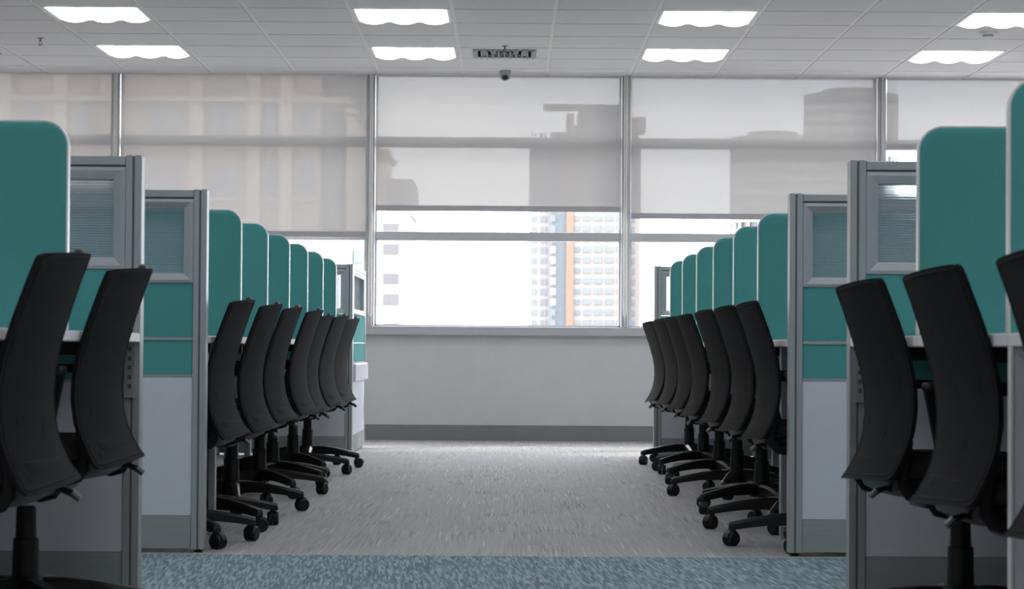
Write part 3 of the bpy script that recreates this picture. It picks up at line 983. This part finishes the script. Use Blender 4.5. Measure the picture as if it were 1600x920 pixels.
# desks and screens in rows
SCR = [9.05 + 0.99 * k for k in range(6)]
side = {-1: 'left', 1: 'right'}
for s in (-1, 1):
    cuts = [POST2 + 0.062] + SCR + [POST3]
    for i in range(7):
        tail = {0: ' beside the partition on the blue carpet', 6: ' against the far partition by the window'}.get(i, ' between two teal screens')
        make_desk(s, cuts[i] , cuts[i + 1], 'white desk, %s of the long %s row%s' % (nth[i], side[s], tail), legs=(i < 6), bracket=(i == 6), midleg=(8.74 if i == 0 else 0))
    for i, y in enumerate(SCR):
        make_screen(s, y, 'teal rounded desk screen, %s of the long %s row counted from the camera' % (nth[i], side[s]))
    spine(s, POST2 + 0.062, POST3, 'back partition behind the desks of the long %s row' % side[s])
make_desk(-1, 4.50, 5.50, 'white desk at the left edge behind the nearest left chair')
make_desk(-1, 5.50, POST1, 'white desk between the near left teal screen and partition', legs=False, bracket=True)
make_screen(-1, 5.50, 'large teal rounded desk screen at the left edge of the picture')
make_desk(1, 3.50, 4.50, 'white desk cut off by the right edge of the picture', legs=False, gable=True)
make_desk(1, 4.50, 5.50, 'white desk between the two near right teal screens')
make_desk(1, 5.50, POST1, 'white desk between the near right teal screen and partition', legs=False, bracket=True)
make_screen(1, 5.50, 'large teal rounded desk screen at right behind the near chairs')
make_screen(1, 4.50, 'nearest teal desk screen, cut off by the right edge of the picture')
spine(-1, 4.50, POST1, 'back partition behind the near left desks')
spine(1, 3.50, POST1, 'back partition behind the near right desks')

# ------------------------------------------------------------------ the city outside
ZG = -60.0
struct(mesh_obj('floor', B(-900, 900, YW + 25, 1600, ZG - 1, ZG), 'ground'))['label'] = 'city ground far below the windows'

def px(x, y, D):
    """picture position of a far thing -> metres at distance D (rough survey only)"""
    hz = 543 + (x - 797) * ROLL
    return (x - 800 + (y - 543) * ROLL + 3) / F_PX * D, CAM_H + (hz - y) / F_PX * D

cream = flat('tower_cream', (0.215, 0.190, 0.175))
cream_w = flat('tower_window', (0.110, 0.122, 0.124), 0.3)
blueglass = flat('tower_blue_glass', (0.080, 0.100, 0.118), 0.25)
orange = flat('tower_orange', (0.26, 0.118, 0.082))
lilac = flat('tower_lilac', (0.225, 0.212, 0.215))
greyr = flat('tower_roof_grey', (0.096, 0.096, 0.1))
roundc = flat('round_tower_concrete', (0.30, 0.29, 0.28))
roundw = flat('round_tower_glass', (0.07, 0.07, 0.08), 0.3)
beige = flat('beige_facade', (0.52, 0.41, 0.32))
beige_w = flat('beige_window', (0.28, 0.28, 0.31), 0.3)
beige_s = flat('beige_ledge_lit_corner', (0.66, 0.54, 0.42))  # ledge and trim stone; also the painted-in sunlight of the corners
pinkw = flat('white_building', (0.42, 0.41, 0.40))
greenw = flat('green_window', (0.0976, 0.146, 0.127), 0.3)
wing = flat('grey_wing_shaded_side', (0.26, 0.24, 0.225))  # grey of the rear wing; also painted shade on the beige block's side

def fbox(name, mat, parent, x0, x1, ytop, ybot, D, depth, base=None, dy=0.0):
    """box whose front face covers a stretch of the view, standing at distance D"""
    a, _ = px(x0, ytop, D); b_, _ = px(x1, ytop, D)
    _, zt = px(x0, ytop, D)
    zb = ZG if ybot is None else px(x0, ybot, D)[1]
    ox, oy, oz = parent.location
    return mesh_obj(name, B(a - ox, b_ - ox, D + dy - oy, D + dy + depth - oy, zb - oz, zt - oz), mat, parent)

# orange striped tower
D = 690.0
cx_, _ = px(915, 300, D)
tw = empty('tower', (cx_, D, ZG))
tag(tw, 'tall cream tower with an orange stripe seen through the centre window', 'building')
fbox('left_wing', lilac, tw, 829, 868, 229, None, D, 26, dy=6)
fbox('glass_strip', blueglass, tw, 866, 888, 214, None, D, 22, dy=3)
fbox('stripe', orange, tw, 887, 897.5, 178, None, D, 20, dy=-1)
fbox('main_block', cream, tw, 896, 986, 212, None, D, 26)
fbox('right_wing', cream, tw, 985, 1004, 216, None, D, 22, dy=5)
fbox('roof_storey', greyr, tw, 868, 1000, 204, 229, D, 20, dy=4)
fbox('roof_beam', orange, tw, 897, 1010, 195, 204, D, 14, dy=-1)
fbox('roof_storey', greyr, tw, 905, 975, 172, 196, D, 14, dy=3)
fbox('roof_canopy', greyr, tw, 850, 976, 163, 168, D, 12, dy=-2)
fbox('roof_ear', cream, tw, 985, 1011, 180, 200, D, 12, dy=4)
PITCHY = 16.4
win = {}
def add_win(x0, x1, y0, y1, mat, dy):
    a, zt = px(x0, y0, D); b_, zb = px(x1, y1, D)
    win.setdefault(mat.name, []).append((a, b_, zt, zb, dy, mat))
for row in range(-8, 14):
    yy = 335.5 + row * PITCHY
    for x0, x1 in ((911.5, 923.5), (928, 941.5), (946, 959), (964, 974), (978, 984)):
        add_win(x0, x1, yy, yy + 9.5, cream_w, 0)
    add_win(898.5, 907, yy + 1, yy + 9, blueglass, 0)
    add_win(861, 868.5, yy, yy + 10, pinkw, 2)
    for x0, x1 in ((832, 834), (837, 839), (845, 849), (852, 855)):
        add_win(x0, x1, yy, yy + 10, cream_w, 6)
    add_win(986, 994, yy + 1, yy + 10, blueglass, 5)
n = 0
rest = bmesh.new()
allw = sorted([q for v_ in win.values() for q in v_], key=lambda q: abs(q[2] - 22) + 3 * abs(q[0] - 30) * 0.2)
ox, oy, oz = tw.location
for a, b_, zt, zb, dy, mat in allw:
    bm = rest if n >= 100 else bmesh.new()
    box(bm, a - ox, b_ - ox, D + dy - 0.25 - oy, D + dy + 0.3 - oy, zb - oz, zt - oz)
    if n < 100: mesh_obj('window', bm, mat, tw)
    n += 1
o = mesh_obj('windows', rest, cream_w, tw); o['kind'] = 'stuff'

# round towers
def round_tower(x0, x1, ytop, D, label, steps):
    a, zt = px(x0, ytop, D); b_, _ = px(x1, ytop, D)
    R = (b_ - a) / 2
    r_ = empty('tower', ((a + b_) / 2, D + R, ZG))
    tag(r_, label, 'building')
    H = zt - ZG
    bm = bmesh.new(); lathe(bm, [(R * 0.95, 0), (R * 0.95, H)], n=48); mesh_obj('curved_wall', bm, roundw, r_, smooth=True)
    fl = 3.1
    k = 0
    while k < 26:
        z = H - k * fl
        bm = bmesh.new(); lathe(bm, [(R, z - 1.5), (R, z)], n=48); mesh_obj('balcony_band', bm, roundc, r_, smooth=True)
        k += 1
    bm = bmesh.new(); lathe(bm, [(R * 0.6, H), (R * 0.6, H + steps)], n=32); mesh_obj('roof_drum', bm, roundc, r_, smooth=True)
    for q in range(12):
        an = math.pi + math.pi * q / 11
        bm = bmesh.new()
        tube(bm, [(R * math.cos(an), R * math.sin(an), H - 80), (R * math.cos(an), R * math.sin(an), H)], 0.35, 6)
        mesh_obj('pier', bm, roundc, r_)
round_tower(1150, 1281, 209, 560.0, 'lower round banded tower behind the right-hand blind', 1.2)
round_tower(1268, 1415, 141, 640.0, 'taller round banded tower behind the right-hand blind and mullion', 1.5)

# large beige block at left
D = 110.0
cx_, _ = px(200, 300, D)
bb = empty('office_block', (cx_, D, ZG))
tag(bb, 'large beige stone building filling the view through the left blinds', 'building')
fbox('main_block', beige, bb, -900, 503, -160, None, D, 20)
fbox('corner_block', wing, bb, 503, 541, -160, None, D, 14, dy=1.0)  # shaded side of the block, shade put into the darker colour
fbox('lit_corner', beige_s, bb, 541, 552, 176, None, D, 8, dy=0.3)  # sunlit edge, painted in as a lighter beige than the main block
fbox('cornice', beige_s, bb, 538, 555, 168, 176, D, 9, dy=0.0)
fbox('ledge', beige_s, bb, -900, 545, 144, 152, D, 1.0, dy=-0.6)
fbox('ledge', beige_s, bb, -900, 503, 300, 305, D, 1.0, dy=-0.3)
for xx in (-260, -130, 0, 88, 160, 300, 390, 440):
    fbox('pilaster', beige_s, bb, xx, xx + 20, -160, None, D, 0.8, dy=-0.35)
for row in range(5):
    y0 = 60 + row * 98
    for xx in (-220, -90, 40, 118, 232, 262, 325, 352, 412, 470):
        w_ = 20
        f_ = fbox('window', beige_w, bb, xx, xx + w_, y0, y0 + 56, D, 0.3, dy=-0.12)
# pink-white lower block with a green window
D = 95.0
cx_, _ = px(520, 400, D)
pb = empty('office_block', (cx_, D, ZG))
tag(pb, 'pale pink building with a green window seen under the left blind', 'building')
fbox('main_block', flat('pale_pink_wall', (0.195, 0.171, 0.164)), pb, 496, 572, 366, None, D, 12)
fbox('white_pier', pinkw, pb, 533, 551, 366, None, D, 1, dy=-0.5)
fbox('green_window', greenw, pb, 553, 568, 394, 410, D, 0.3, dy=-0.1)
# white building at the left side of the centre window
D = 150.0
cx_, _ = px(610, 400, D)
wb = empty('office_block', (cx_, D, ZG))
tag(wb, 'white building with one column of grey windows at left of the centre window', 'building')
fbox('main_block', pinkw, wb, 572, 636, 330, None, D, 14)
fbox('lit_corner', beige_s, wb, 584, 599, 230, 330, D, 10, dy=2)  # pale beige carries the light on this edge
fbox('cornice', beige_s, wb, 582, 605, 228, 236, D, 11, dy=1.5)
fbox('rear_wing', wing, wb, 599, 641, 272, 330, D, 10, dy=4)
for y0, y1 in ((349, 361), (381, 398), (427, 444), (459, 477), (505, 520)):
    f_ = fbox('window', flat('grey_window', (0.102, 0.102, 0.112), 0.3), wb, 599, 624, y0, y1, D, 0.3, dy=-0.12)
